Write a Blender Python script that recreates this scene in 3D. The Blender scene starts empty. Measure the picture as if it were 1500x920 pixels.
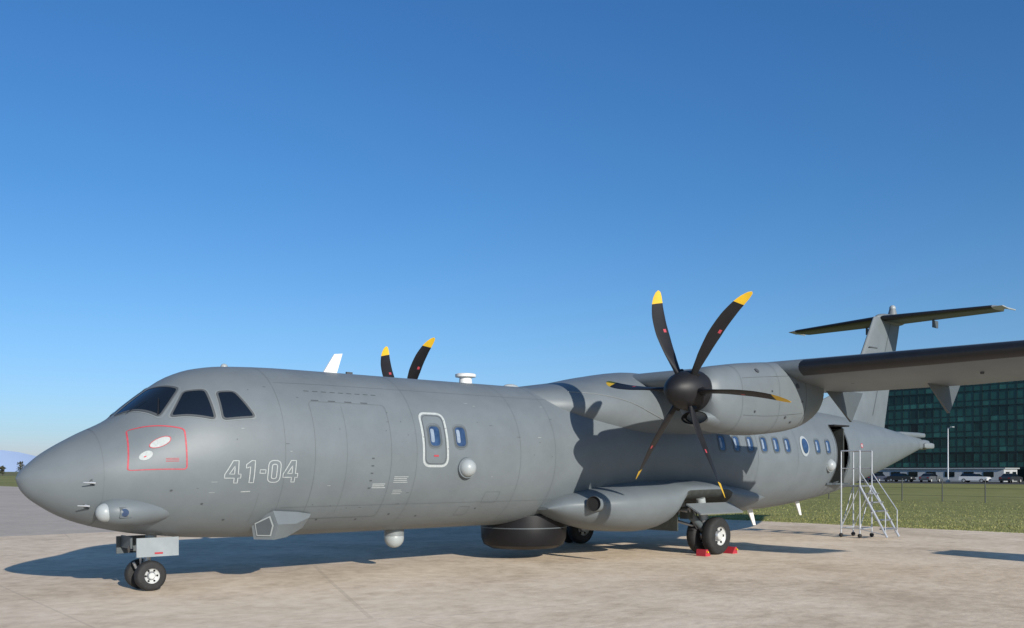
import bpy, bmesh, math, random
import numpy as np
from mathutils import Vector, Matrix
random.seed(7); np.random.seed(7)
scene=bpy.context.scene
scene.view_settings.view_transform='Standard'; scene.view_settings.look='None'; scene.view_settings.exposure=0
# ---------------------------------------------------------------- materials
def mat(name,col,rough=.5,var=0.0,scale=3.0,metal=0.0,bump=0.0,bscale=20.0,spec=.5,col2=None,detail=5,coat=0.0):
    m=bpy.data.materials.new(name); m.use_nodes=True; nt=m.node_tree; b=nt.nodes['Principled BSDF']
    b.inputs['Roughness'].default_value=rough; b.inputs['Metallic'].default_value=metal
    b.inputs['Specular IOR Level'].default_value=spec; b.inputs['Coat Weight'].default_value=coat
    b.inputs['Base Color'].default_value=(*col,1)
    tc=nt.nodes.new('ShaderNodeTexCoord')
    if var>0 or col2:
        n=nt.nodes.new('ShaderNodeTexNoise'); n.inputs['Scale'].default_value=scale; n.inputs['Detail'].default_value=detail
        n.inputs['Roughness'].default_value=.6
        nt.links.new(tc.outputs['Object'],n.inputs['Vector'])
        r=nt.nodes.new('ShaderNodeValToRGB')
        c2=col2 if col2 else tuple(min(1,c*(1+var)) for c in col); c1=col if col2 else tuple(c*(1-var) for c in col)
        r.color_ramp.elements[0].position=.32; r.color_ramp.elements[1].position=.68
        r.color_ramp.elements[0].color=(*c1,1); r.color_ramp.elements[1].color=(*c2,1)
        nt.links.new(n.outputs['Fac'],r.inputs['Fac']); nt.links.new(r.outputs['Color'],b.inputs['Base Color'])
    if bump>0:
        n2=nt.nodes.new('ShaderNodeTexNoise'); n2.inputs['Scale'].default_value=bscale; n2.inputs['Detail'].default_value=4
        nt.links.new(tc.outputs['Object'],n2.inputs['Vector'])
        bp=nt.nodes.new('ShaderNodeBump'); bp.inputs['Strength'].default_value=bump; bp.inputs['Distance'].default_value=.02
        nt.links.new(n2.outputs['Fac'],bp.inputs['Height']); nt.links.new(bp.outputs['Normal'],b.inputs['Normal'])
    return m
GREY=(.143,.165,.180)
paint=mat('grey_paint',GREY,.48,.08,1.6,bump=.3,bscale=1.5,spec=.4,detail=9)
paint2=mat('grey_paint_light',(.19,.21,.22),.45,.06,2,spec=.4)
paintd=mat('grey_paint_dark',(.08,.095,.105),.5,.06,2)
line=mat('panel_gap',(.06,.068,.075),.7)
soft=mat('panel_seam',(.112,.129,.140),.6)
black=mat('black_rubber',(.012,.012,.014),.55,.2,5)
boot=mat('deice_boot',(.011,.012,.015),.42,.2,4)
radm=mat('black_radome',(.008,.008,.010),.45,.2,3,spec=.3)
glass=mat('dark_glass',(.006,.009,.014),.05,spec=.9)
glassb=mat('cabin_glass',(.03,.06,.13),.08,.4,6,spec=.8)
white=mat('white_paint',(.72,.72,.70),.5,.05,6)
offw=mat('stencil_white',(.38,.41,.41),.6,.12,30)
cream=mat('sensor_grey',(.33,.36,.37),.4,.05,5)
gdoor=mat('gear_door',(.26,.29,.31),.45,.08,5)
red=mat('red_paint',(.42,.03,.045),.5,.1,8)
redo=mat('red_outline',(.42,.05,.07),.6,.2,20)
yellow=mat('yellow_paint',(.68,.42,.02),.5,.08,8)
bladem=mat('blade_black',(.011,.011,.013),.5,.15,6,spec=.35)
steel=mat('steel',(.35,.36,.38),.35,.1,8,metal=.7)
alu=mat('aluminium',(.55,.57,.6),.4,.1,8,metal=.5)
tyre=mat('tyre_rubber',(.018,.018,.019),.75,.25,12,bump=.3,bscale=40)
hubm=mat('wheel_hub',(.5,.51,.5),.45,.1,10)
dark=mat('dark_void',(.008,.008,.009),.9)
inner=mat('interior_shade',(.04,.045,.042),.7,.3,6)  # near-black colour standing in for shade in gear bay and doorway
palepane=mat('window_pale_patch',(.22,.27,.34),.3,.2,10)
# ---------------------------------------------------------------- mesh builder
class MB:
    def __init__(s): s.v=[];s.f=[];s.m=[];s.mats=[]
    def mi(s,m):
        if m not in s.mats: s.mats.append(m)
        return s.mats.index(m)
    def add(s,vs,fs,m):
        o=len(s.v); s.v+= [tuple(map(float,p)) for p in vs]
        for i,f in enumerate(fs):
            s.f.append(tuple(k+o for k in f)); s.m.append(s.mi(m[i] if isinstance(m,list) else m))
    def tube(s,p0,p1,r0,r1=None,m=None,n=16,cap=True):
        r1=r0 if r1 is None else r1
        p0=Vector(p0);p1=Vector(p1);d=(p1-p0).normalized()
        a=d.orthogonal().normalized(); b=d.cross(a)
        vs=[];fs=[]
        for p,r in((p0,r0),(p1,r1)):
            for i in range(n):
                t=2*math.pi*i/n; vs.append(p+(a*math.cos(t)+b*math.sin(t))*r)
        for i in range(n): fs.append((i,(i+1)%n,n+(i+1)%n,n+i))
        if cap: fs.append(tuple(range(n))[::-1]); fs.append(tuple(range(n,2*n)))
        s.add(vs,fs,m)
    def lathe(s,c,axis,prof,m,n=32,up=None):
        c=Vector(c);d=Vector(axis).normalized();a=d.orthogonal().normalized();b=d.cross(a);vs=[];fs=[];ms=[]
        for q in prof:
            for i in range(n):
                t=2*math.pi*i/n; vs.append(c+d*q[0]+(a*math.cos(t)+b*math.sin(t))*q[1])
        for k in range(len(prof)-1):
            for i in range(n):
                fs.append((k*n+i,k*n+(i+1)%n,(k+1)*n+(i+1)%n,(k+1)*n+i)); ms.append(prof[k][2] if len(prof[k])>2 else m)
        s.add(vs,fs,ms)
    def box(s,c,sz,m,rot=None):
        c=Vector(c); R=rot if rot else Matrix.Identity(3)
        vs=[c+R@Vector((x*sz[0]/2,y*sz[1]/2,z*sz[2]/2)) for x in(-1,1) for y in(-1,1) for z in(-1,1)]
        s.add(vs,[(0,1,3,2),(4,6,7,5),(0,4,5,1),(2,3,7,6),(0,2,6,4),(1,5,7,3)],m)
    def prism(s,poly,y0,y1,m):
        n=len(poly); s.add([(a,y0,b) for a,b in poly]+[(a,y1,b) for a,b in poly],[tuple(range(n)),tuple(range(2*n-1,n-1,-1))]+[(i,(i+1)%n,n+(i+1)%n,n+i) for i in range(n)],m)
    def sphere(s,c,r,m,n=24,sc=(1,1,1)):
        c=Vector(c);vs=[];fs=[];k=n//2
        for j in range(k+1):
            p=math.pi*j/k
            for i in range(n):
                t=2*math.pi*i/n
                vs.append(c+Vector((r*sc[0]*math.sin(p)*math.cos(t),r*sc[1]*math.sin(p)*math.sin(t),r*sc[2]*math.cos(p))))
        for j in range(k):
            for i in range(n): fs.append((j*n+i,(j+1)*n+i,(j+1)*n+(i+1)%n,j*n+(i+1)%n))
        s.add(vs,fs,m)
    def rings(s,R,m,closed=True,cap=True):
        n=len(R[0]);vs=[p for r in R for p in r];fs=[];ms=[]
        for k in range(len(R)-1):
            for i in range(n if closed else n-1):
                fs.append((k*n+i,k*n+(i+1)%n,(k+1)*n+(i+1)%n,(k+1)*n+i)); ms.append(m(k,i) if callable(m) else m)
        if cap:
            fs.append(tuple(range(n))[::-1]); fs.append(tuple(range((len(R)-1)*n,len(R)*n)))
            mm=m(0,0) if callable(m) else m; ms+=[mm,m(len(R)-2,0) if callable(m) else m]
        s.add(vs,fs,ms)
    def build(s,name,parent=None,smooth=True,ang=32,fix=True,weld=True):
        me=bpy.data.meshes.new(name); me.from_pydata(s.v,[],s.f)
        for m in s.mats: me.materials.append(m)
        me.polygons.foreach_set('material_index',s.m)
        bm=bmesh.new(); bm.from_mesh(me)
        if weld: bmesh.ops.remove_doubles(bm,verts=bm.verts,dist=1e-5)
        if fix: bmesh.ops.recalc_face_normals(bm,faces=bm.faces)
        for f in bm.faces: f.smooth=smooth
        if smooth:
            for e in bm.edges:
                if len(e.link_faces)==2 and e.calc_face_angle(0)>math.radians(ang): e.smooth=False
        bm.to_mesh(me); bm.free()
        o=bpy.data.objects.new(name,me); bpy.context.collection.objects.link(o)
        if parent: o.parent=parent
        return o
def empty(name,loc=(0,0,0)):
    e=bpy.data.objects.new(name,None); e.location=loc; bpy.context.collection.objects.link(e); return e
def pchip(T):
    xs=np.array([a for a,b in T],float); ys=np.array([b for a,b in T],float)
    h=np.diff(xs); d=np.diff(ys)/h; m=np.zeros(len(xs)); m[0]=d[0]; m[-1]=d[-1]
    for i in range(1,len(xs)-1):
        if d[i-1]*d[i]>0:
            w1=2*h[i]+h[i-1]; w2=h[i]+2*h[i-1]; m[i]=(w1+w2)/(w1/d[i-1]+w2/d[i])
    def f(x):
        x=min(max(x,xs[0]),xs[-1]); i=min(int(np.searchsorted(xs,x,side='right'))-1,len(xs)-2)
        t=(x-xs[i])/h[i]
        return (2*t**3-3*t*t+1)*ys[i]+(t**3-2*t*t+t)*h[i]*m[i]+(-2*t**3+3*t*t)*ys[i+1]+(t**3-t*t)*h[i]*m[i+1]
    return f
plane=empty('military_aircraft')
# ---------------------------------------------------------------- fuselage
fT=pchip([(0,1.68),(.05,1.77),(.14,1.86),(.31,2.01),(.76,2.29),(1.23,2.54),(1.48,2.76),(1.78,3.0),(2.09,3.21),(2.46,3.35),(2.9,3.42),(3.84,3.46),(6,3.47),(18,3.5),(20,3.48),(23.4,3.28),(25.5,3.06),(27.3,2.88)])
fB=pchip([(0,1.66),(.06,1.51),(.31,1.28),(.67,1.08),(1.04,.96),(1.63,.84),(2.68,.74),(3.84,.71),(16,.72),(18,.8),(21,1.1),(23,1.47),(25.15,1.96),(27.3,2.5)])
fW=pchip([(0,.02),(.05,.14),(.14,.25),(.31,.4),(.76,.68),(1.23,.9),(1.78,1.09),(2.46,1.25),(3.2,1.35),(4.2,1.4),(17,1.4),(19,1.32),(21,1.12),(23,.82),(25,.5),(27,.22),(27.3,.18)])
fC=pchip([(0,1.67),(.3,1.66),(1,1.72),(2,1.9),(3.2,2.05),(4.2,2.08),(17,2.08),(21,2.3),(25,2.55),(27.3,2.68)])
def S(x,ph,off=0.0):
    def raw(xx,pp):
        w=fW(xx);zc=fC(xx);H=(fT(xx)-zc) if math.sin(ph)>0 else (zc-fB(xx)); return Vector((xx,-w*math.cos(pp),zc+H*math.sin(pp)))
    P=raw(x,ph)
    if off:
        e=.01;c,s=math.cos(ph),math.sin(ph)
        n=(raw(x+e,ph)-raw(x-e,ph)).cross(raw(x,ph+e)-raw(x,ph-e)).normalized()
        if abs(c)>.05:
            if n.y*(-c)<0: n=-n
        elif n.z*s<0: n=-n
        P=P+n*off
    return P
KS=1.4
def Q(x,z):
    zc=fC(x);H=(fT(x)-zc) if z>zc else (zc-fB(x)); return (x,math.asin(max(-1,min(1,(z-zc)/H)))*KS)
def Q3(x,y,z):
    zc=fC(x);H=(fT(x)-zc) if z>zc else (zc-fB(x)); return (x,math.atan2((z-zc)/H,-y/fW(x))*KS)
DX=(19.78,20.5)
xs=sorted(set(list(np.round(np.linspace(0,1,45)**1.8*3,4))+list(np.round(np.arange(3.1,27.31,.1),3))+list(DX)))
N=96
DP=(Q(20.1,1.50)[1]/KS,Q(20.1,2.98)[1]/KS)
phs=[2*math.pi*i/N for i in range(N)]
fus=MB();vs=[];fs=[]
for x in xs:
    for p in phs: vs.append(S(x,p))
for k in range(len(xs)-1):
    for i in range(N):
        xm=(xs[k]+xs[k+1])/2; pm=phs[i]+math.pi/N; pm=pm-2*math.pi if pm>math.pi else pm
        if DX[0]<xm<DX[1] and DP[0]<pm<DP[1]: continue
        fs.append((k*N+i,k*N+(i+1)%N,(k+1)*N+(i+1)%N,(k+1)*N+i))
fs.append(tuple(range(N))); fs.append(tuple(range((len(xs)-1)*N,len(xs)*N)))
fus.add(vs,fs,paint); fus.build('fuselage',plane,ang=50)
ib=MB(); ib.box((20.2,-.35,2.2),(1.6,.05,2.0),inner); ib.box((20.2,-.7,1.43),(1.2,.7,.04),paintd); ib.box((20.44,-.72,2.2),(.05,.7,1.5),inner); ib.box((20.2,-.75,3.02),(.8,.8,.04),dark); ib.build('door_interior',plane)  # dark panels put the unlit cabin's shade into colour
def dens(pts,closed,mx=.06):
    out=[];n=len(pts)
    for i in range(n if closed else n-1):
        a=np.array(pts[i]);b=np.array(pts[(i+1)%n]);k=max(1,int(np.ceil(np.linalg.norm(b-a)/mx)))
        for j in range(k): out.append(tuple(a+(b-a)*j/k))
    if not closed: out.append(tuple(pts[-1]))
    return out
def rnd(pts,r,k=6):
    out=[];n=len(pts)
    for i in range(n):
        a,b,c=map(np.array,(pts[i-1],pts[i],pts[(i+1)%n]))
        la=np.linalg.norm(a-b);lc=np.linalg.norm(c-b);q=min(r,la*.45,lc*.45)
        p0=b+(a-b)/la*q;p1=b+(c-b)/lc*q
        for j in range(k+1):
            t=j/k; out.append(tuple((1-t)**2*p0+2*t*(1-t)*b+t*t*p1))
    return out
marks=MB()
def strip(pts,w,m,closed=False,off=.004,mb=None):
    mb=mb or marks
    P=[np.array(p) for p in dens(pts,closed)];n=len(P);vs=[]
    for i in range(n):
        a=P[i-1] if (closed or i>0) else P[i]; b=P[(i+1)%n] if (closed or i<n-1) else P[i]
        t=b-a; L=np.linalg.norm(t); t=t/L if L>0 else np.array([1,0]); nn=np.array([-t[1],t[0]])
        for sgn in(-1,1):
            q=P[i]+nn*w/2*sgn; vs.append(S(q[0],q[1]/KS,off))
    fs=[(2*i,2*i+1,2*((i+1)%n)+1,2*((i+1)%n)) for i in range(n if closed else n-1)]
    mb.add(vs,fs,m)
def fill(pts,m,off=.004,k=6,mb=None):
    mb=mb or marks
    P=[np.array(p) for p in dens(pts,True)];n=len(P);c=sum(P)/n;vs=[];fs=[]
    for j in range(k+1):
        t=1-j/k if j<k else 0.0
        for p in P:
            q=c+(p-c)*max(t,.001); vs.append(S(q[0],q[1]/KS,off))
    for j in range(k):
        for i in range(n): fs.append((j*n+i,j*n+(i+1)%n,(j+1)*n+(i+1)%n,(j+1)*n+i))
    mb.add(vs,fs,m)
def qr(x0,z0,x1,z1): return [Q(x0,z0),Q(x1,z0),Q(x1,z1),Q(x0,z1)]
def ell(cx,cz,rx,rz,n=24): 
    a=Q(cx,cz); return [(a[0]+rx*math.cos(2*math.pi*i/n),a[1]+rz*math.sin(2*math.pi*i/n)) for i in range(n)]
panes=[[(1.27,-.08,2.55),(1.76,-.08,2.97),(2.02,-.60,2.965),(1.67,-.78,2.54)],
       [(1.79,-.86,2.54),(2.05,-.69,2.92),(2.33,-.80,2.95),(2.36,-1.10,2.52)],
       [(2.47,-.90,2.95),(2.72,-.93,2.95),(2.93,-1.2,2.57),(2.46,-1.13,2.52)]]
def mirror(pts): return [(x,math.pi*KS-s) for x,s in pts]
gl=MB()
for pn in panes:
    P=[Q3(*p) for p in pn]
    for PP in (P,mirror(P)):
        R=rnd(PP,.07); fill(R,glass,.006,mb=gl); strip(R,.03,line,True,.009,mb=gl)
        c=np.mean(np.array(PP),axis=0); big=[tuple(c+(np.array(p)-c)*1.12) for p in PP]
        strip(rnd(big,.09),.014,paint2,True,.005,mb=gl)
for a,b in (((1.36,-.35,2.56),(1.62,-.42,2.80)),((1.66,-.74,2.54),(1.75,-.50,2.72))):
    strip([Q3(*a),Q3(*b)],.016,black,False,.022,mb=gl)
gl.build('cockpit_windows',plane,weld=False,fix=False)
cw=MB()
def cabwin(x,z,w=.24,h=.36,m=glassb):
    R=rnd(qr(x-w/2,z-h/2,x+w/2,z+h/2),.1); fill(R,m,.005,mb=cw); strip(R,.03,paintd,True,.008,mb=cw)
    fill(rnd(qr(x-w*.36,z-h*.3,x-w*.05,z+h*.34),.06),palepane,.009,mb=cw)  # paler patch towards the front of each cabin pane
    strip(rnd(qr(x-w*.62,z-h*.6,x+w*.62,z+h*.6),.13),.008,soft,True,.006,mb=cw)
for x in(6.14,6.70,14.38,14.95,15.51,16.09,16.62,17.13,18.65,19.23): cabwin(x,2.37 if x<7 else 2.42)
fill(ell(17.96,2.42,.22,.27),cream,.01,mb=cw); fill(ell(17.98,2.42,.15,.2),glassb,.02,mb=cw)
cw.build('cabin_windows',plane,weld=False,fix=False)
strip(rnd(qr(5.89,1.86,6.40,2.76),.14),.042,offw,True)
strip(rnd(qr(5.93,1.9,6.36,2.72),.12),.008,line,True,.007)
fill(qr(6.1,2.02,6.2,2.05),redo,.007)
strip(rnd([Q3(1.26,-.63,2.34),Q3(1.93,-1.03,2.37),Q3(1.93,-1.11,1.80),Q3(1.19,-.88,1.78)],.06),.02,redo,True)
fill(ell(1.61,2.18,.13,.085),offw); strip(ell(1.61,2.18,.135,.09),.012,redo,True,.006)
fill(ell(1.42,1.99,.085,.095),offw); fill(ell(1.41,1.975,.016,.016),redo,.006)
for k in range(3): strip([Q(1.66,1.95-k*.02),Q(1.83,1.955-k*.02)],.009,redo)
four=([(.42,0),(.42,.22),(0,.22),(0,.38),(.34,1),(.58,1),(.58,.40),(.70,.40),(.70,.22),(.58,.22),(.58,0)],[(.42,.40),(.42,.76),(.2,.40)])
one=([(.2,0),(.2,.72),(.02,.66),(.02,.82),(.25,1),(.4,1),(.4,0)],)
dash=([(0,.42),(.26,.42),(.26,.58),(0,.58)],)
zero=(rnd([(0,0),(.58,0),(.58,1),(0,1)],.25),rnd([(.17,.17),(.41,.17),(.41,.83),(.17,.83)],.12))
for g,x0 in((four,2.45),(one,2.75),(dash,2.965),(zero,3.09),(four,3.33)):
    for poly in g:
        strip([Q(x0+px*.335,1.60+pz*.325+(x0-2.4)*.01) for px,pz in poly],.014,offw,True)
strip([Q(2.72,1.47),(Q(2.86,1.475))],.015,offw)
def PL(a,b,w=.009,m=None): strip([Q(*a),Q(*b)],w,m or line)
strip(rnd(qr(3.84,1.02,5.24,2.86),.08),.007,soft,True)
for k in range(9): PL((3.84+k*.155,3.03),(3.93+k*.155,3.03),.012)
for k in range(4): PL((3.9+k*.3,2.88),(4.03+k*.3,2.88),.016)
PL((4.4,2.8),(4.4,1.1),.004,soft);PL((3.0,1.0),(3.0,1.45),.005,soft)
for x in(5.75,8.1,9.0): strip([(x,s) for s in np.linspace(-1.5,1.9,30)],.005,soft)
strip([(3.35,s) for s in np.linspace(-1.6,2.1,30)],.005,soft)
strip([(.92,s) for s in np.linspace(-2.2,2.2,50)],.005,soft)
for s0 in(-.95,1.25): strip([(x,s0) for x in np.arange(3.4,14,.2)],.004,soft)
for x in (14.0,15.8,17.6,19.6,21.3): strip([(x,s) for s in np.linspace(-1.6,1.9,30)],.006,soft)
strip(rnd(qr(7.4,1.2,7.75,1.4),.03),.006,soft,True); strip(rnd(qr(6.95,.98,7.2,1.14),.03),.006,soft,True)
for k in range(3): PL((4.93,1.565-k*.03),(5.16+random.random()*.05,1.565-k*.03),.014,offw)
for k in range(4): PL((5.33,1.68-k*.03),(5.62-random.random()*.06,1.68-k*.03),.011,offw)
for k in range(3): PL((5.36,1.46-k*.03),(5.56-random.random()*.06,1.46-k*.03),.010,offw)
for k in range(5): PL((4.86,1.98-k*.12),(4.91,1.98-k*.12),.02)
for (x,z) in((4.15,1.0),(3.3,1.08),(4.9,.98),(6.1,1.0),(7.35,1.1),(2.6,1.05),(2.2,1.3),(1.75,1.5),(5.5,1.05)): fill(ell(x,z,.02,.02),line)
rv=random.Random(5)
for _ in range(46): 
    x=rv.uniform(1.6,9.0); z=rv.uniform(.85,3.1); 
    if rv.random()<.5: fill(ell(x,z,.008,.008),line)
    else: PL((x,z),(x+rv.uniform(.03,.09),z),.006,offw if rv.random()<.4 else line)
fill(ell(21.52,2.5,.09,.09),redo); fill(ell(21.52,2.5,.055,.055),offw,.006)
strip(rnd(qr(19.74,1.46,20.54,3.02),.12),.04,line,True)
marks.build('skin_markings',plane,weld=False,fix=False)
# ---------------------------------------------------------------- bumps and fairings on the body
eq=MB()
def tear(cx0,cx1,y,z,hy,hz,m,mb):
    R=[];n=24
    for k in range(21):
        t=k/20; x=cx0+(cx1-cx0)*t; g=max(.02,(math.sin(math.pi*min(1,t**.55)))**.8)
        R.append([(x,y+hy*g*math.cos(2*math.pi*i/n),z+hz*g*math.sin(2*math.pi*i/n)) for i in range(n)])
    mb.rings(R,m)
for sg in(1,-1):
    tear(.84,2.3,-.62*sg,1.21,.31,.21,paint,eq)
    eq.sphere((.95,-.72*sg,1.2),.13,cream)
    eq.box((1.16,-.86*sg,1.2),(.16,.10,.15),paintd); eq.tube((1.15,-.90*sg,1.2),(1.138,-.925*sg,1.2),.055,.055,m=glassb)
    R=[[(3.10,-.72*sg,1.0),(3.30,-1.06*sg,1.17),(3.36,-1.10*sg,.96),(3.36,-.98*sg,.72),(3.16,-.70*sg,.72)],
       [(3.62,-.72*sg,.95),(3.72,-1.05*sg,1.14),(3.68,-1.08*sg,.96),(3.58,-.96*sg,.75),(3.5,-.7*sg,.72)],
       [(3.95,-.70*sg,.95),(3.98,-1.0*sg,1.1),(3.96,-.98*sg,1.04),(3.9,-.88*sg,.88),(3.9,-.7*sg,.8)]]
    eq.rings(R,paint)
    a=[Vector(R[0][i]) for i in(0,1,2,3,4)]
    c=sum(a,Vector())/5; nrm=Vector((-1,-.55*sg,-.1)).normalized()
    eq.add([c+(p-c)*.70+nrm*.02 for p in a],[(0,1,2,3,4)],cream); eq.add([c+(p-c)*.6+nrm*.028 for p in a],[(0,1,2,3,4)],paintd)
eq.tube((6.83,-1.3,1.84),(6.81,-1.44,1.83),.20,.18,m=paint,n=28); eq.sphere((6.81,-1.43,1.83),.155,cream)
eq.sphere((19.34,-1.27,1.93),.16,cream); eq.tube((19.36,-1.1,1.93),(19.34,-1.3,1.93),.19,.18,m=paint2,n=24)
eq.tube((6.25,-.0,.78),(6.25,0,.6),.18,.18,m=paint2,n=24); eq.sphere((6.25,0,.56),.18,cream)
eq.lathe((9.45,0,0),(0,0,1),[(.9,.87,radm),(.62,.88,radm),(.42,.87,radm),(.29,.82,radm),(.22,.68,radm),(.19,.35,radm),(.185,.001,radm)],radm,48)
eq.lathe((9.45,0,0),(0,0,1),[(.655,.884),(.655,.892),(.635,.892),(.635,.884)],paintd,48)
for (x,z) in((.77,1.62),(.74,1.30)):
    P=S(x,Q(x,z)[1]/KS)
    eq.tube(P,P+Vector((.02,-.09,-.01)),.015,.012,m=alu,n=8); eq.tube(P+Vector((.03,-.09,-.01)),P+Vector((-.13,-.10,0)),.012,.006,m=alu,n=8)
    eq.tube(P+Vector((.03,.0,.0)),P+Vector((.03,-.012,0)),.05,.05,m=line,n=12)
R=[[(4.75,-.02,3.42),(5.02,-.025,3.42),(5.02,.025,3.42),(4.75,.02,3.42)],[(5.0,-.01,3.80),(5.16,-.01,3.82),(5.16,.01,3.82),(5.0,.01,3.80)]]
eq.rings(R,white)
eq.lathe((7.92,0,3.45),(0,0,1),[(0,.13),(.14,.12),(.15,.20),(.2,.205),(.215,.17),(.22,.001)],white,28)
eq.sphere((9.1,0,3.47),.2,cream,sc=(1,.5,.35)); eq.box((5.3,0,3.48),(.12,.04,.06),line); eq.sphere((3.0,0,3.42),.06,cream)
for (x,h,w) in((17.4,.42,.22),(19.7,.4,.2)):
    zb=fB(x)
    R=[[(x,-.02,zb+.03),(x+w,-.02,zb+.03),(x+w,.02,zb+.03),(x,.02,zb+.03)],[(x+w*1.3,-.01,zb-h),(x+w*1.8,-.01,zb-h),(x+w*1.8,.01,zb-h),(x+w*1.3,.01,zb-h)]]
    eq.rings(R,white)
def lb(xa,xb,y,z,ha,hb,m,rr=(.6,1,1,.85)):
    R=[]
    for t,g in zip((0,.15,.8,1),rr):
        R.append([(xa+(xb-xa)*t,y+ha*g*math.copysign(abs(math.cos(q))**.6,math.cos(q)),z+hb*g*math.copysign(abs(math.sin(q))**.6,math.sin(q))) for q in [2*math.pi*i/20 for i in range(20)]])
    eq.rings(R,m)
lb(25.6,27.6,0,2.97,.14,.09,paint); lb(26.8,27.75,-.02,2.66,.2,.17,paint,(.7,1,1,.9)); lb(27.2,27.85,-.22,2.62,.1,.1,paint2); lb(27.2,27.85,.22,2.62,.1,.1,paint2)
eq.sphere((27.82,-.22,2.6),.075,cream); eq.tube((27.6,0,2.72),(27.95,0,2.70),.05,.03,m=cream)
eq.build('sensors_and_antennas',plane)
# ---------------------------------------------------------------- wing-body fairing
wf=MB();R=[]
gt=pchip([(9.0,3.42),(9.6,3.5),(10.4,3.66),(11.4,3.86),(12.2,3.97),(13.5,3.95),(14.6,3.8),(16,3.6),(17.2,3.44)])
gw=pchip([(9.0,.75),(9.6,1.1),(10.4,1.33),(11.4,1.47),(12.2,1.5),(14,1.48),(15.5,1.3),(17.2,.7)])
gb=pchip([(9.0,.2),(10.4,.55),(12,.85),(14,.8),(17.2,.2)])
def FW(x,t):
    top=gt(x);w=gw(x);c,s=math.cos(t),math.sin(t)
    return (x,w*math.copysign(abs(c)**.75,c),3.05+((top-3.05)*math.copysign(abs(s)**.9,s) if s>0 else gb(x)*s))
for x in np.linspace(9.0,17.2,60): R.append([FW(x,2*math.pi*i/48) for i in range(48)])
wf.rings(R,paint)
pr=None
for k in range(15):
    x=9.75+k*.17; q=Vector(FW(x,math.pi-math.radians(38-k*3.6))); q.y-=.004
    if pr: wf.tube(pr,q,.012,.012,m=paint2,n=6)
    pr=q
wf.build('wing_fairing',plane)
# ---------------------------------------------------------------- wings
def foil(n=18,t=.18,camber=.02):
    U=[];L=[]
    for i in range(n+1):
        x=(1-math.cos(math.pi*i/n))/2
        yt=5*t*(.2969*math.sqrt(x)-.126*x-.3516*x*x+.2843*x**3-.1036*x**4); yc=camber*4*x*(1-x)
        U.append((x,yc+yt));L.append((x,yc-yt))
    return U[::-1]+L[1:-1]
def wing(sections,mb,bootfn,axis='y'):
    R=[];F=None
    for (y,xl,ch,zl,zt,th) in sections:
        F=foil(18,th,.02 if axis=='y' else 0)
        if axis=='y': R.append([(xl+ch*a,y,zl+(zt-zl)*a+ch*b) for a,b in F])
        else: R.append([(xl+ch*a,b*ch,y) for a,b in F])
    def m(k,i):
        a=(F[i][0]+F[(i+1)%len(F)][0])/2
        return bootfn(a,(sections[k][0]+sections[k+1][0])/2)
    mb.rings(R,m)
for sg,nm in((-1,'port_wing'),(1,'starboard_wing')):
    w=MB(); secs=[]
    for ay,xl,ch,zl,zt,th in((0,11.7,2.65,3.70,3.50,.17),(1.5,11.7,2.65,3.70,3.48,.17),(3.4,11.72,2.62,3.69,3.42,.17),(4.9,11.75,2.6,3.68,3.38,.17),(5.0,11.76,2.59,3.68,3.38,.17),(7,11.92,2.42,3.69,3.37,.17),(9,12.08,2.2,3.70,3.41,.165),(11,12.22,1.95,3.74,3.5,.15),(13,12.38,1.7,3.80,3.62,.14),(13.6,12.5,1.45,3.82,3.68,.1),(13.8,12.8,.9,3.83,3.75,.05)):
        secs.append((sg*ay,xl,ch,zl,zt,th))
    wing(secs,w,lambda a,y:(boot if (a<.085 and abs(y)>4.6) else paint))
    for yy,x0,x1,zd in((6.45,13.45,14.85,.55),(9.9,13.5,14.5,.4),(4.3,13.7,15.2,.62)):
        zc=3.42
        vs_=[(x0,sg*yy,zc+.02),(x0+.5,sg*yy-.06,zc+.02),(x0+.5,sg*yy+.06,zc+.02),(x1,sg*yy-.05,zc),(x1,sg*yy+.05,zc),(x1-.42,sg*yy-.025,zc-zd),(x1-.42,sg*yy+.025,zc-zd)]
        w.add(vs_,[(0,1,5),(0,6,2),(0,5,6),(1,3,5),(2,6,4),(3,4,6,5),(0,2,1),(1,2,4,3)],paintd)
    w.tube((12.6,sg*13.55,3.82),(13.0,sg*13.86,3.83),.05,.03,m=glass)
    for yy in(5.4,7.7,9.4): w.tube((12.8,sg*yy,3.47),(12.8,sg*yy,3.40),.04,.03,m=line,n=8)
    w.build(nm,plane,ang=40)
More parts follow.
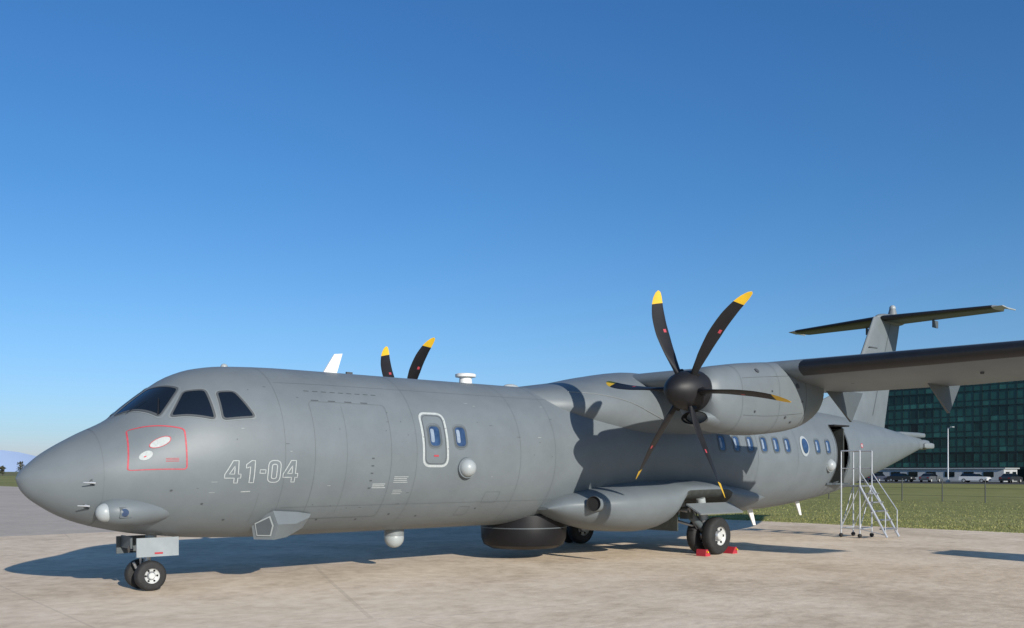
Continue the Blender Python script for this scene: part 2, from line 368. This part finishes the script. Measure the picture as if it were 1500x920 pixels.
# ---------------------------------------------------------------- nacelles & propellers
def nacelle(sg,a0,nm):
    cy=sg*4.15; n=MB();R=[]
    tT=pchip([(9.68,3.47),(9.8,3.56),(10.4,3.67),(11.2,3.77),(12,3.83),(12.8,3.84),(13.2,3.78),(13.55,3.62)])
    tB=pchip([(9.68,2.82),(9.8,2.6),(10.2,2.47),(11,2.43),(12,2.50),(12.6,2.6),(13.1,2.8),(13.55,3.2)])
    tW=pchip([(9.68,.36),(9.8,.44),(10.4,.52),(11.2,.56),(12.2,.56),(12.9,.5),(13.3,.38),(13.55,.2)])
    def NP(x,th,o=0):
        t_,b_,w_=tT(x)+o,tB(x)-o,tW(x)+o;zc=(t_+b_)/2;hh=(t_-b_)/2;c,s=math.cos(th),math.sin(th);e=.78
        return (x,cy+w_*math.copysign(abs(c)**e,c),zc+hh*math.copysign(abs(s)**e,s))
    for x in np.linspace(9.68,13.55,46): R.append([NP(x,2*math.pi*i/40) for i in range(40)])
    n.rings(R,paint)
    for x in(10.35,11.45,12.35):
        n.rings([[NP(x+dx,2*math.pi*i/40,.003) for i in range(40)] for dx in(-.006,.006)],line if x==12.35 else soft,cap=False)
    for base in(0,math.pi):
        for a in(-.42,.5):
            pp=None
            for k in range(12):
                q=Vector(NP(10.4+k*.17,base+(a if base==0 else -a),.001))
                if pp: n.tube(pp,q,.006,.006,m=soft,n=5)
                pp=q
        for (x,a,r) in((10.9,.75,.05),(11.7,-.5,.028),(12.05,.2,.05),(10.7,-.3,.022),(11.95,-.7,.025),(11.2,.1,.018),(12.2,-.1,.02)):
            th=base+(a if base==0 else -a); P=Vector(NP(x,th,.0)); o=Vector(NP(x,th,.012)); n.tube(P,o,r,r,m=line,n=14)
    RR=[]
    for dx,g in((-.02,1.0),(-.07,.93),(-.03,.8),(.12,.74)):
        RR.append([(9.72+dx,cy+.30*g*math.cos(2*math.pi*i/28),2.70+.125*g*math.sin(2*math.pi*i/28)) for i in range(28)])
    n.rings([[(9.95,cy+.36*math.cos(2*math.pi*i/28),2.70+.2*math.sin(2*math.pi*i/28)) for i in range(28)]]+RR,lambda k,i: paint if k<2 else dark)
    n.tube((12.6,cy-sg*.42,3.2),(13.5,cy-sg*.66,3.12),.15,.17,m=paintd,n=20); n.tube((13.46,cy-sg*.65,3.12),(13.52,cy-sg*.67,3.12),.14,.14,m=dark,n=20)
    n.build(nm+'_nacelle',plane,ang=38)
    p=MB()
    p.lathe((8.93,cy,3.16),(1,0,0),[(0,.001),(.01,.05),(.05,.12),(.13,.195),(.25,.27),(.4,.325),(.58,.35),(.74,.355),(.76,.33),(.76,.001)],bladem,36)
    HX=9.44;Rr=1.965
    for b in range(6):
        a=a0+b*math.pi/3; er=Vector((0,-math.cos(a),math.sin(a)));et=Vector((0,-math.sin(a),-math.cos(a)));ex=Vector((1,0,0))
        RG=[];SS=list(np.linspace(.15,.97,26))+[.985,.995,1.0]
        for s in SS:
            be=math.radians(88-26*s); cd=ex*math.sin(be)+et*math.cos(be); td=er.cross(cd).normalized()
            ch=float(np.interp(s,[.15,.22,.35,.55,.75,.88,.95,.985,1.0],[.12,.16,.24,.285,.26,.21,.155,.09,.02]))
            th=float(np.interp(s,[.15,.22,.4,.7,1],[.11,.08,.035,.02,.006]))
            sw=-.075*math.sin(math.pi*s)+.15*s**5
            C=Vector((HX,cy,3.16))+er*(Rr*s)+cd*sw-ex*.02
            RG.append([C+cd*(ch/2*math.cos(2*math.pi*i/14))+td*(th/2*math.sin(2*math.pi*i/14)) for i in range(14)])
        p.rings(RG,lambda k,i: yellow if SS[k]>.87 else (redo if (.57<SS[k]<.6 and i in(4,11)) else bladem))
        C=Vector((HX,cy,3.16)); p.tube(C+er*.2,C+er*.38,.085,.07,m=bladem,n=14)
    p.build(nm+'_propeller',plane,ang=45)
nacelle(-1,-.1172,'port'); nacelle(1,1.0858,'starboard')
# ---------------------------------------------------------------- tail
t=MB()
wing([(2.9,21.8,3.1,0,0,.10),(3.4,22.2,2.82,0,0,.11),(4.2,22.73,2.5,0,0,.11),(5.3,23.42,2.2,0,0,.11),(6.2,24.0,1.9,0,0,.11),(6.60,24.26,1.75,0,0,.11)],t,lambda a,z:(paint),'z')
t.box((25.1,-.12,5.2),(.25,.02,.03),line); t.box((24.0,-.125,5.6),(.5,.012,.03),line)
t.build('fin',plane,ang=40)
d=MB(); R=[]
for x,z in((18.6,3.46),(20,3.62),(21.2,3.86),(22.2,4.2),(22.9,4.6)):
    w=.02+(x-18.6)*.02; R.append([(x,-w-.06,3.25),(x,-w*.4,z-.02),(x,0,z),(x,w*.4,z-.02),(x,w+.06,3.25)])
d.rings(R,paint)
for s2 in(-1,1): d.add([(23.95,s2*.128,3.5),(23.97,s2*.128,3.5),(25.22,s2*.085,6.5),(25.2,s2*.085,6.5)],[(0,1,2,3)],line)
d.build('dorsal_fillet',plane)
st=MB(); ZS=6.58
wing([(y,24.5+.16*abs(y),1.55-.19*abs(y) if abs(y)<3.35 else .5,ZS,ZS-.04,.13 if abs(y)<3.35 else .06) for y in(-3.48,-3.36,-3.2,-2,-.1,.1,2,3.2,3.36,3.48)],st,lambda a,y:(boot if (a<.2 and abs(y)<3.2) else (cream if abs(y)>3.2 else paintd)))  # real boot widened, skin darkened, to stand in for underside shade
for s2 in(-1,1):
    st.tube((25.5,s2*3.42,ZS-.01),(26.1,s2*3.46,ZS-.01),.03,.02,m=cream,n=8)
    st.box((26.1,s2*1.1,ZS-.16),(.35,.04,.22),paintd)
st.sphere((25.35,0,ZS+.03),1,paint,sc=(.95,.17,.17)); st.tube((25.5,0,ZS+.1),(25.5,0,ZS+.42),.17,.09,m=paint2,n=14); st.sphere((25.5,0,ZS+.42),.10,cream)
st.build('tailplane',plane,ang=45)
# ---------------------------------------------------------------- gear sponsons
for sg,nm in((-1,'port_sponson'),(1,'starboard_sponson')):
    g=MB();R=[]
    zt=pchip([(9.0,1.08),(9.3,1.26),(9.8,1.38),(10.5,1.48),(11.8,1.58),(13,1.58),(14.2,1.5),(15.2,1.38),(16.4,1.15)])
    zb=pchip([(9.0,1.02),(9.3,.86),(9.8,.70),(10.5,.56),(11.5,.50),(11.85,.58),(12.15,1.05),(13.5,1.08),(13.9,.86),(14.6,.8),(15.4,.9),(16.4,1.1)])
    yw=pchip([(9.0,1.2),(9.3,1.5),(9.8,1.78),(10.5,2.02),(11.8,2.16),(13.2,2.16),(14.4,1.95),(15.4,1.65),(16.4,1.2)])
    XS=np.linspace(9.0,16.4,90)
    for x in XS:
        T,B,W=zt(x),zb(x),yw(x); ring=[]; zc=(T+B)/2+.12*(T-B)
        for i in range(32):
            th=2*math.pi*i/32;c,s=math.cos(th),math.sin(th)
            yy=.9+(W-.9)*(math.copysign(abs(c)**.85,c)) if c>0 else .9+.3*c
            zz=zc+((T-zc) if s>0 else (zc-B))*math.copysign(abs(s)**.95,s)
            ring.append((x,sg*yy,zz))
        R.append(ring)
    g.rings(R,lambda k,i:(inner if (12.05<XS[k]<13.7 and i>16) else paint))  # bay faces coloured dark in place of shade
    c0=Vector((9.58,sg*1.84,1.15)); ax=(1,-sg*.42,-.05)
    g.lathe(c0,ax,[(.6,.10,paint),(.3,.145,paint),(0,.15,paintd),(-.012,.145,dark),(-.005,.135,dark),(.03,.125,dark),(.03,.001,dark)],dark,24)
    Rm=Matrix.Rotation(math.radians(-28*sg),3,'X')
    g.box((12.85,sg*2.28,.99),(1.5,.42,.03),paint2,Rm)
    g.box((12.2,sg*1.35,.72),(.04,.9,.42),inner)
    g.build(nm,plane,ang=35)
# ---------------------------------------------------------------- landing gear
def wheel(mb,c,r,w):
    c=Vector(c)
    pr=[(-w/2,r*.5),(-w/2,r*.78),(-w*.46,r*.9),(-w*.32,r*.98),(-w*.1,r),(w*.1,r),(w*.32,r*.98),(w*.46,r*.9),(w/2,r*.78),(w/2,r*.5)]
    mb.lathe(c,(0,1,0),[(a,b,tyre) for a,b in pr],tyre,36)
    for s2 in(-1,1):
        mb.lathe(c,(0,s2,0),[(w*.5,r*.56,hubm),(w*.47,r*.54,hubm),(w*.30,r*.46,hubm),(w*.22,r*.3,steel),(w*.42,r*.22,hubm),(w*.48,r*.18,hubm),(w*.48,.001,hubm)],hubm,28)
        for k in range(6):
            a=k*math.pi/3; mb.tube(c+Vector((r*.38*math.cos(a),s2*w*.26,r*.38*math.sin(a))),c+Vector((r*.38*math.cos(a),s2*w*.31,r*.38*math.sin(a))),r*.07,m=dark,n=10)
ng=MB()
for y in(-.2,.2): wheel(ng,(1.76,y,.225),.225,.16)
ng.tube((1.76,-.2,.225),(1.76,.2,.225),.035,m=steel); ng.tube((1.76,0,.225),(1.86,0,1.0),.05,m=steel); ng.tube((1.80,0,.5),(1.88,0,1.1),.075,m=cream)
ng.tube((1.7,0,.35),(1.68,0,.6),.02,m=steel); ng.tube((1.86,0,.6),(2.4,0,.85),.03,m=steel)
ng.tube((1.62,-.02,.33),(1.58,-.02,.42),.02,m=steel)
ng.box((1.82,-.33,.655),(.62,.025,.28),gdoor); ng.box((1.75,.33,.665),(.6,.025,.26),paintd); ng.box((1.52,.1,.72),(.03,.4,.18),paintd)
ng.box((1.83,-.345,.565),(.12,.012,.025),red); ng.tube((1.55,-.05,.62),(1.5,-.05,.62),.05,m=glass,n=14)
ng.build('nose_gear',plane,ang=40)
mg=MB()
for sg in(-1,1):
    for y in(1.80,2.2): wheel(mg,(13.0,sg*y,.40),.40,.24)
    mg.tube((13.0,sg*1.75,.40),(13.0,sg*2.25,.40),.05,m=steel)
    mg.tube((12.25,sg*1.95,.98),(13.0,sg*2.0,.40),.085,.07,m=paintd); mg.tube((12.9,sg*1.98,.50),(12.75,sg*1.98,1.15),.07,m=steel)
    mg.tube((12.86,sg*1.98,.75),(12.74,sg*1.98,1.2),.1,m=cream); mg.tube((12.25,sg*2.05,.95),(12.3,sg*1.3,1.0),.06,m=steel)
    mg.tube((12.3,sg*1.3,.8),(12.8,sg*2.0,.55),.03,m=steel); mg.box((12.3,sg*1.95,.9),(.18,.2,.25),inner)
    for k in range(4): mg.tube((12.25+k*.09,sg*(1.85+.05*k),1.05),(12.6+k*.08,sg*(2.0-.04*k),.55),.012,m=black,n=8)
mg.build('main_gear',plane,ang=40)
def chock(x,y,sgn):
    m=MB()
    m.prism([(x-sgn*.10,.0),(x+sgn*.08,.0),(x+sgn*.06,.04),(x-sgn*.02,.14),(x-sgn*.08,.14)],y-.12,y+.12,red)
    m.tube((x-sgn*.05,y-.12,.09),(x-sgn*.05,y-.16,.09),.018,m=yellow,n=8)
    m.build('wheel_chock',None,ang=25)
chock(12.53,-2.22,1); chock(13.47,-2.22,-1)
# ---------------------------------------------------------------- boarding steps
L=MB()
x0,x1=19.85,20.5; ya,yb=-1.32,-1.85; zd=1.38
for x in(x0,x1):
    for y in(ya,yb): L.tube((x,y,.08),(x,y,2.32),.02,m=alu,n=8); L.sphere((x,y,.06),.06,tyre,10)
    L.tube((x,ya,2.32),(x,yb,2.32),.02,m=alu,n=8); L.tube((x,ya,1.85),(x,yb,1.85),.014,m=alu,n=8)
    L.tube((x,ya,.25),(x,yb,.25),.016,m=alu,n=8); L.tube((x,ya,.25),(x,yb,zd),.012,m=alu,n=8)
    L.tube((x,yb,zd),(x,-2.6,.05),.03,m=alu,n=8); L.tube((x,yb,1.75),(x,-2.55,.75),.014,m=alu,n=8); L.tube((x,-2.55,.75),(x,-2.55,.12),.014,m=alu,n=8)
for y in(ya,yb): L.tube((x0,y,.25),(x1,y,.25),.016,m=alu,n=8); L.tube((x0,y,.25),(x1,y,zd),.012,m=alu,n=8)
L.tube((x0,yb,.25),(x0,-2.6,.1),.014,m=alu,n=8)
L.box(((x0+x1)/2,(ya+yb)/2,zd),(x1-x0,yb-ya,.04),steel)
for k in range(1,6):
    f=k/6; L.box(((x0+x1)/2,yb+(-2.6-yb)*f,zd*(1-f)+.03),(x1-x0-.04,.19,.03),steel)
L.build('boarding_steps',None,ang=35)
# ---------------------------------------------------------------- unseen cart, added off to the right to cast a ground shadow
G=MB(); gw_=mat('caster_paint',(.6,.55,.15),.5,.1,3)
G.prism([(15.6,.45),(17.0,.45),(17.0,1.75),(16.9,1.9),(15.7,1.9),(15.6,1.75)],-13.4,-10.2,gw_)
for y in(-12.8,-10.8):
    for x in(15.62,16.98): G.tube((x-.1,y,.32),(x+.1,y,.32),.32,m=tyre,n=24)
G.box((16.3,-11.8,.4),(1.0,3.0,.12),dark); G.tube((16.3,-13.4,.4),(16.3,-14.6,.3),.04,m=steel)
for k in range(6): G.box((15.59,-12.6+k*.3,1.2),(.02,.2,.6),dark)
G.tube((16.2,-10.6,1.88),(16.2,-10.6,2.15),.06,m=steel)
G.build('offframe_shadow_caster')
# ---------------------------------------------------------------- ground
def sheet(name,x0,y0,x1,y1,z,m):
    mb=MB(); mb.add([(x0,y0,z),(x1,y0,z),(x1,y1,z),(x0,y1,z)],[(0,1,2,3)],m); return mb.build(name,None,smooth=False)
def groundmat(name,stops,scales,rough=.9,bump=.4,bs=6.0,crack=False):
    m=bpy.data.materials.new(name); m.use_nodes=True; nt=m.node_tree;b=nt.nodes['Principled BSDF'];b.inputs['Roughness'].default_value=rough;b.inputs['Specular IOR Level'].default_value=.2
    tc=nt.nodes.new('ShaderNodeTexCoord'); facs=[]
    for sc in scales:
        n=nt.nodes.new('ShaderNodeTexNoise');n.inputs['Scale'].default_value=sc;n.inputs['Detail'].default_value=8;n.inputs['Roughness'].default_value=.65;n.inputs['Distortion'].default_value=.4
        nt.links.new(tc.outputs['Object'],n.inputs['Vector']);facs.append(n.outputs['Fac'])
    cur=facs[0]
    for q in facs[1:]:
        mx=nt.nodes.new('ShaderNodeMath');mx.operation='ADD';nt.links.new(cur,mx.inputs[0]);nt.links.new(q,mx.inputs[1]);cur=mx.outputs[0]
    dv=nt.nodes.new('ShaderNodeMath');dv.operation='DIVIDE';dv.inputs[1].default_value=len(facs);nt.links.new(cur,dv.inputs[0])
    r=nt.nodes.new('ShaderNodeValToRGB');cr=r.color_ramp
    for i,(p,c) in enumerate(sorted(stops)):
        e=cr.elements[i] if i<2 else cr.elements.new(p); e.position=p; e.color=(*c,1)
    nt.links.new(dv.outputs[0],r.inputs['Fac'])
    out=r.outputs['Color']
    if crack:
        v=nt.nodes.new('ShaderNodeTexVoronoi');v.feature='DISTANCE_TO_EDGE';v.inputs['Scale'].default_value=.13
        n=nt.nodes.new('ShaderNodeTexNoise');n.inputs['Scale'].default_value=.7;n.inputs['Detail'].default_value=8
        vm=nt.nodes.new('ShaderNodeVectorMath');vm.operation='MULTIPLY_ADD';vm.inputs[1].default_value=(2.6,2.6,0);nt.links.new(n.outputs['Color'],vm.inputs[0]);nt.links.new(tc.outputs['Object'],vm.inputs[2])
        nt.links.new(vm.outputs[0],v.inputs['Vector'])
        lt=nt.nodes.new('ShaderNodeMath');lt.operation='LESS_THAN';lt.inputs[1].default_value=.0022;nt.links.new(v.outputs['Distance'],lt.inputs[0])
        ml=nt.nodes.new('ShaderNodeMath');ml.operation='MULTIPLY';ml.inputs[1].default_value=.16;nt.links.new(lt.outputs[0],ml.inputs[0])
        mx=nt.nodes.new('ShaderNodeMixRGB');nt.links.new(ml.outputs[0],mx.inputs[0]);nt.links.new(out,mx.inputs[1]);mx.inputs[2].default_value=(.16,.14,.11,1);out=mx.outputs[0]
    nt.links.new(out,b.inputs['Base Color'])
    n2=nt.nodes.new('ShaderNodeTexNoise');n2.inputs['Scale'].default_value=bs;n2.inputs['Detail'].default_value=8;nt.links.new(tc.outputs['Object'],n2.inputs['Vector'])
    bp=nt.nodes.new('ShaderNodeBump');bp.inputs['Strength'].default_value=bump;bp.inputs['Distance'].default_value=.03;nt.links.new(n2.outputs['Fac'],bp.inputs['Height']);nt.links.new(bp.outputs['Normal'],b.inputs['Normal'])
    return m
conc=groundmat('concrete',[(.42,(.58,.455,.325)),(.5,(.74,.595,.44)),(.58,(.86,.71,.54))],[.10,.5,3.5],crack=True,bump=.35)
asph=groundmat('old_asphalt',[(.38,(.42,.36,.30)),(.62,(.58,.50,.42))],[.1,.9,5])
grassm=groundmat('grass_field',[(.38,(.17,.17,.045)),(.5,(.235,.23,.07)),(.62,(.31,.29,.105))],[.05,.5,4],bump=.6,bs=3)
fieldm=groundmat('field',[(.36,(.14,.14,.05)),(.64,(.22,.20,.09))],[.02,.1,1])
parkm=groundmat('parking_asphalt',[(.36,(.05,.05,.05)),(.64,(.09,.09,.085))],[.1,1])
sheet('ground',-6000,-6000,6000,6000,-.02,fieldm)
sheet('concrete_apron',-150,-150,25.3,14,.0,conc)
sheet('asphalt_apron',-150,14,25.3,115,-.004,asph)
sheet('grass',25.3,-120,132,400,-.004,grassm)
sheet('parking_lot',132,-80,176,140,.0,parkm)
gv=MB();gm=[mat('grass_blade_a',(.22,.235,.065),.7,.3,2),mat('grass_blade_b',(.32,.30,.115),.7,.3,2),mat('grass_blade_c',(.13,.15,.045),.7,.3,2)]
for i in range(60000):
    x=25.12+abs(random.gauss(0,1))**1.6*8; y=random.uniform(-9,26)
    if x>55: continue
    h=random.uniform(.012,.045)*(1+.4*math.sin(x*1.3+y)); w=random.uniform(.006,.012)*(1+(x-25)*.04); a=random.uniform(0,math.pi); lx,ly=random.gauss(0,.02),random.gauss(0,.02)
    gv.add([(x-w*math.cos(a),y-w*math.sin(a),-.005),(x+w*math.cos(a),y+w*math.sin(a),-.005),(x+lx,y+ly,h)],[(0,1,2)],gm[random.choice((0,0,1,1,2))])
gv.build('grass_tufts',None,smooth=False,weld=False,fix=False)
# ---------------------------------------------------------------- fence
fe=MB(); postm=mat('fence_post',(.06,.065,.06),.7)
fx=51.5
for k in range(30):
    y=-12+k*2.4; fe.tube((fx,y,0),(fx,y,1.35),.035,m=postm,n=8)
for z in(.35,.8,1.25): fe.tube((fx,-12,z),(fx,58,z),.007,m=postm,n=5)
fe.build('wire_fence',None)
lp=MB(); lp.tube((149.2,50.7,0),(149.2,50.7,8.8),.12,.07,m=alu,n=12); lp.tube((149.2,50.7,8.7),(148.4,49.8,8.9),.05,m=alu,n=8); lp.box((148.2,49.6,8.9),(.8,.35,.14),cream); lp.box((149.2,50.7,.15),(.5,.5,.3),cream)
lp.build('lamp_post')
# ---------------------------------------------------------------- cars
tail_l=mat('tail_lamp',(.3,.01,.01),.3)
def car(x,y,rot,col,wagon=False):
    e=MB(); m=mat('car_paint',col,.3,spec=.6,coat=.5)
    prof=[(-2.15,.35),(-2.15,.75),(-1.95,.9),(-1.2,.98),(1.6 if not wagon else 2.0,1.0),(2.1,.92),(2.15,.5),(2.1,.32)]
    cab=[(-1.15,.96),(-.45,1.40),(.1,1.46),(1.0 if not wagon else 1.7,1.42),(1.65 if not wagon else 2.0,.98)]
    e.rings([[(a,yy,b) for a,b in prof] for yy in(-.88,.88)],m)
    e.rings([[(a,s*.80,min(b,.97)) if b<1.0 else (a,s*.66,b) for a,b in cab] for s in(-1,1)],lambda k,i: glass if i in(0,3) else m)
    for s2 in(-1,1):
        e.add([(-.95,s2*.79,1.0),(-.42,s2*.685,1.36),(1.0,s2*.685,1.37),(1.45,s2*.79,1.0)],[(0,1,2,3)],glass)
        for wx in(-1.35,1.35):
            e.tube((wx,s2*.72,.32),(wx,s2*.90,.32),.32,m=tyre,n=20); e.tube((wx,s2*.90,.32),(wx,s2*.91,.32),.19,m=hubm,n=14)
        e.box((-2.14,s2*.62,.68),(.05,.35,.14),hubm); e.box((2.12,s2*.62,.75),(.06,.3,.16),tail_l)
    o=e.build('parked_car',None,ang=30); o.location=(x,y,.0); o.rotation_euler=(0,0,rot); return o
for y,rot,col,wg in((72.5,0,(.03,.03,.035),0),(69.2,3.14,(.30,.03,.03),1),(66.0,0,(.02,.025,.03),0),(62.5,3.14,(.05,.06,.09),1),(58.8,1.5,(.03,.03,.03),0),(53.6,3.14,(.10,.11,.12),0),(46.5,1.62,(.72,.72,.72),1),(41.4,3.1,(.03,.035,.04),0),(36,0,(.2,.21,.22),0)):
    car(149.5+random.uniform(-.5,.5),y,rot+random.uniform(-.05,.05),col,wg)
# ---------------------------------------------------------------- office building
bld=empty('glass_office_building')
g1=[mat('facade_glass_a',(.010,.060,.055),.12,.35,.4,spec=.45),mat('facade_glass_b',(.005,.028,.028),.1,.35,.4,spec=.4),mat('facade_glass_c',(.025,.11,.095),.16,.3,.4,spec=.45),mat('facade_glass_d',(.004,.010,.012),.1,spec=.4)]
fm=mat('facade_frame',(.012,.035,.035),.5); cm=mat('facade_white',(.40,.42,.43),.7,.08,.5)
B=MB(); X0=176.6; Y0,Y1=-70,83; nf=6; z0=2.6; fh=2.85
B.box((X0+15,(Y0+Y1)/2,(z0+nf*fh)/2),(29.8,Y1-Y0-.3,z0+nf*fh-.2),fm); B.build('core',bld,smooth=False)
G=MB(); ncol=int((Y1-Y0)/1.5)
for j in range(nf):
    run=0
    for i in range(ncol):
        y=Y0+i*1.5; r=random.random(); za=z0+j*fh
        if run<=0: run=random.randint(1,6); cur=g1[0] if r<.4 else g1[1] if r<.72 else g1[2] if r<.8 else g1[3]
        run-=1
        G.add([(X0,y,za+1.05),(X0,y+1.5,za+1.05),(X0,y+1.5,za+fh),(X0,y,za+fh)],[(0,1,2,3)],cur)
        G.add([(X0-.03,y,za),(X0-.03,y+1.5,za),(X0-.03,y+1.5,za+1.05),(X0-.03,y,za+1.05)],[(0,1,2,3)],g1[0] if random.random()<.8 else g1[2])
    for k in range(20):
        x=X0+k*1.5; za=z0+j*fh; G.add([(x,Y1-.1,za),(x+1.5,Y1-.1,za),(x+1.5,Y1-.1,za+fh),(x,Y1-.1,za+fh)],[(0,1,2,3)],g1[random.choice((0,1))])
G.build('glazing',bld,smooth=False,weld=False,fix=False)
Fm=MB()
for i in range(0,ncol+1): Fm.box((X0-.06,Y0+i*1.5,z0+nf*fh/2),(.1,.06 if i%4 else .2,nf*fh),fm)
for j in range(nf+1): Fm.box((X0-.1,(Y0+Y1)/2,z0+j*fh),(.22,Y1-Y0,.14),fm); Fm.box((X0-.08,(Y0+Y1)/2,z0+j*fh+1.05),(.12,Y1-Y0,.07),fm)
Fm.build('mullions',bld,smooth=False,weld=False)
P=MB(); P.box((X0+.3,(Y0+Y1)/2,1.1),(1,Y1-Y0,2.2),g1[3])
P.box((X0+14.9,(Y0+Y1)/2,z0+nf*fh+.25),(30.4,Y1-Y0+.6,.5),fm)
P.build('ground_floor_and_roof_edge',bld,smooth=False)
AN=MB(); AN.box((168,64,1.1),(6,32,2.2),cm); AN.box((168,64,2.3),(6.6,32.6,.2),cream)
for k in range(9): AN.box((164.97,50.5+k*3.3,1.25),(.06,1.7,.9),g1[3])
for k in range(2): AN.box((166.6+k*3,47.97,1.25),(1.6,.06,.9),g1[3])
AN.box((164.96,79.2,1.0),(.06,1.0,2.0),paintd)
AN.build('low_white_building',None,smooth=False)
# ---------------------------------------------------------------- distant trees & hills
def treeline(name,x,y,n,spread,hmin,hmax,seed):
    rn=random.Random(seed); T=MB(); tm=[mat('foliage_a',(.05,.055,.03),.9),mat('foliage_b',(.085,.075,.045),.9),mat('foliage_c',(.03,.04,.022),.9)]; bk=mat('bark',(.06,.05,.04),.9)
    for i in range(n):
        cx=x+rn.uniform(-1,1)*spread[0]; cy=y+rn.uniform(-1,1)*spread[1]; h=rn.uniform(hmin,hmax)
        T.tube((cx,cy,0),(cx,cy,h*.6),.18,.08,m=bk,n=5,cap=False)
        for k in range(130):
            a=rn.uniform(0,6.28); rr=abs(rn.gauss(0,.5))*h*.32; zz=h*(.3+.7*rn.random()); rr*=math.sin(math.pi*min(.95,max(.12,(zz/h-.2)/.85)))+.25
            p=Vector((cx+rr*math.cos(a),cy+rr*math.sin(a),zz)); q=[p+Vector((rn.gauss(0,.45),rn.gauss(0,.45),rn.gauss(0,.4))) for _ in range(3)]
            T.add(q,[(0,1,2)],rn.choice(tm))
    T.build(name,None,smooth=False,weld=False,fix=False)
treeline('distant_trees',85,430,34,(60,12),3,6.5,3)
treeline('distant_trees',250,330,60,(90,40),6,10,5)
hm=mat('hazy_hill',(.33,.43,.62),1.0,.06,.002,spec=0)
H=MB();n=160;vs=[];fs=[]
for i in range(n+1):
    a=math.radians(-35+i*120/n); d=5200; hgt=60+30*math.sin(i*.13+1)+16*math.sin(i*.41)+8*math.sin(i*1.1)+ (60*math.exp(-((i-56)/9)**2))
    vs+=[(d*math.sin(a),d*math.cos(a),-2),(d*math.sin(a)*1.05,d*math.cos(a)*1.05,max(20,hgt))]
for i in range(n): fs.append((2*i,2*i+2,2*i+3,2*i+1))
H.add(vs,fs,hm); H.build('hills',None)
# ---------------------------------------------------------------- light
sd=Vector((-.2,-1,.37)).normalized()
sl=bpy.data.lights.new('sun','SUN'); sl.energy=5.0; sl.angle=math.radians(.5); sl.color=(1,.94,.84)
so=bpy.data.objects.new('sun',sl); so.rotation_euler=sd.to_track_quat('Z','Y').to_euler(); bpy.context.collection.objects.link(so)
w=bpy.data.worlds.new('World'); scene.world=w; w.use_nodes=True; nt=w.node_tree; bg=nt.nodes['Background']
sk=nt.nodes.new('ShaderNodeTexSky'); sk.sky_type='NISHITA'; sk.sun_disc=False; sk.sun_elevation=math.asin(sd.z); sk.sun_rotation=math.atan2(sd.x,sd.y)%(2*math.pi)
sk.altitude=0; sk.air_density=1.0; sk.dust_density=.5; sk.ozone_density=2.0
# sky tinted by elevation; top stop above frame added for less blue fill light
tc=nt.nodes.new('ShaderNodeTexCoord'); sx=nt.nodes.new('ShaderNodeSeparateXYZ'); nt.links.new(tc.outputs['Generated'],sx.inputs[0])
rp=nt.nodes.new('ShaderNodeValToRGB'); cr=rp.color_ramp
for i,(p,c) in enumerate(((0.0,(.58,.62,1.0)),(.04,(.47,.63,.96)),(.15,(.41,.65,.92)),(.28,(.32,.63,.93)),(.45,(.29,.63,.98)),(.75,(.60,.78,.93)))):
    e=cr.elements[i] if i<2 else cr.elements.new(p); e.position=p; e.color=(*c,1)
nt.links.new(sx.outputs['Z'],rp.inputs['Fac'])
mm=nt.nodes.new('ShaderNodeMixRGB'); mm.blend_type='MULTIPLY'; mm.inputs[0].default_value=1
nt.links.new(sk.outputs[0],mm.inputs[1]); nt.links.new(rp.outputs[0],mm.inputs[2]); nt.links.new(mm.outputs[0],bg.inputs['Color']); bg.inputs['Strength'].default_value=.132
# ---------------------------------------------------------------- camera
cd=bpy.data.cameras.new('camera'); cam=bpy.data.objects.new('camera',cd); bpy.context.collection.objects.link(cam)
cam.location=(-3.3931,-14.0029,1.7685); cam.rotation_euler=(math.pi/2,0,-.7297)
cd.sensor_fit='HORIZONTAL'; cd.sensor_width=36; cd.lens=1356.4/1500*36; cd.shift_y=(690.63-460)/1500; cd.clip_end=20000; cd.clip_start=.1
scene.camera=cam
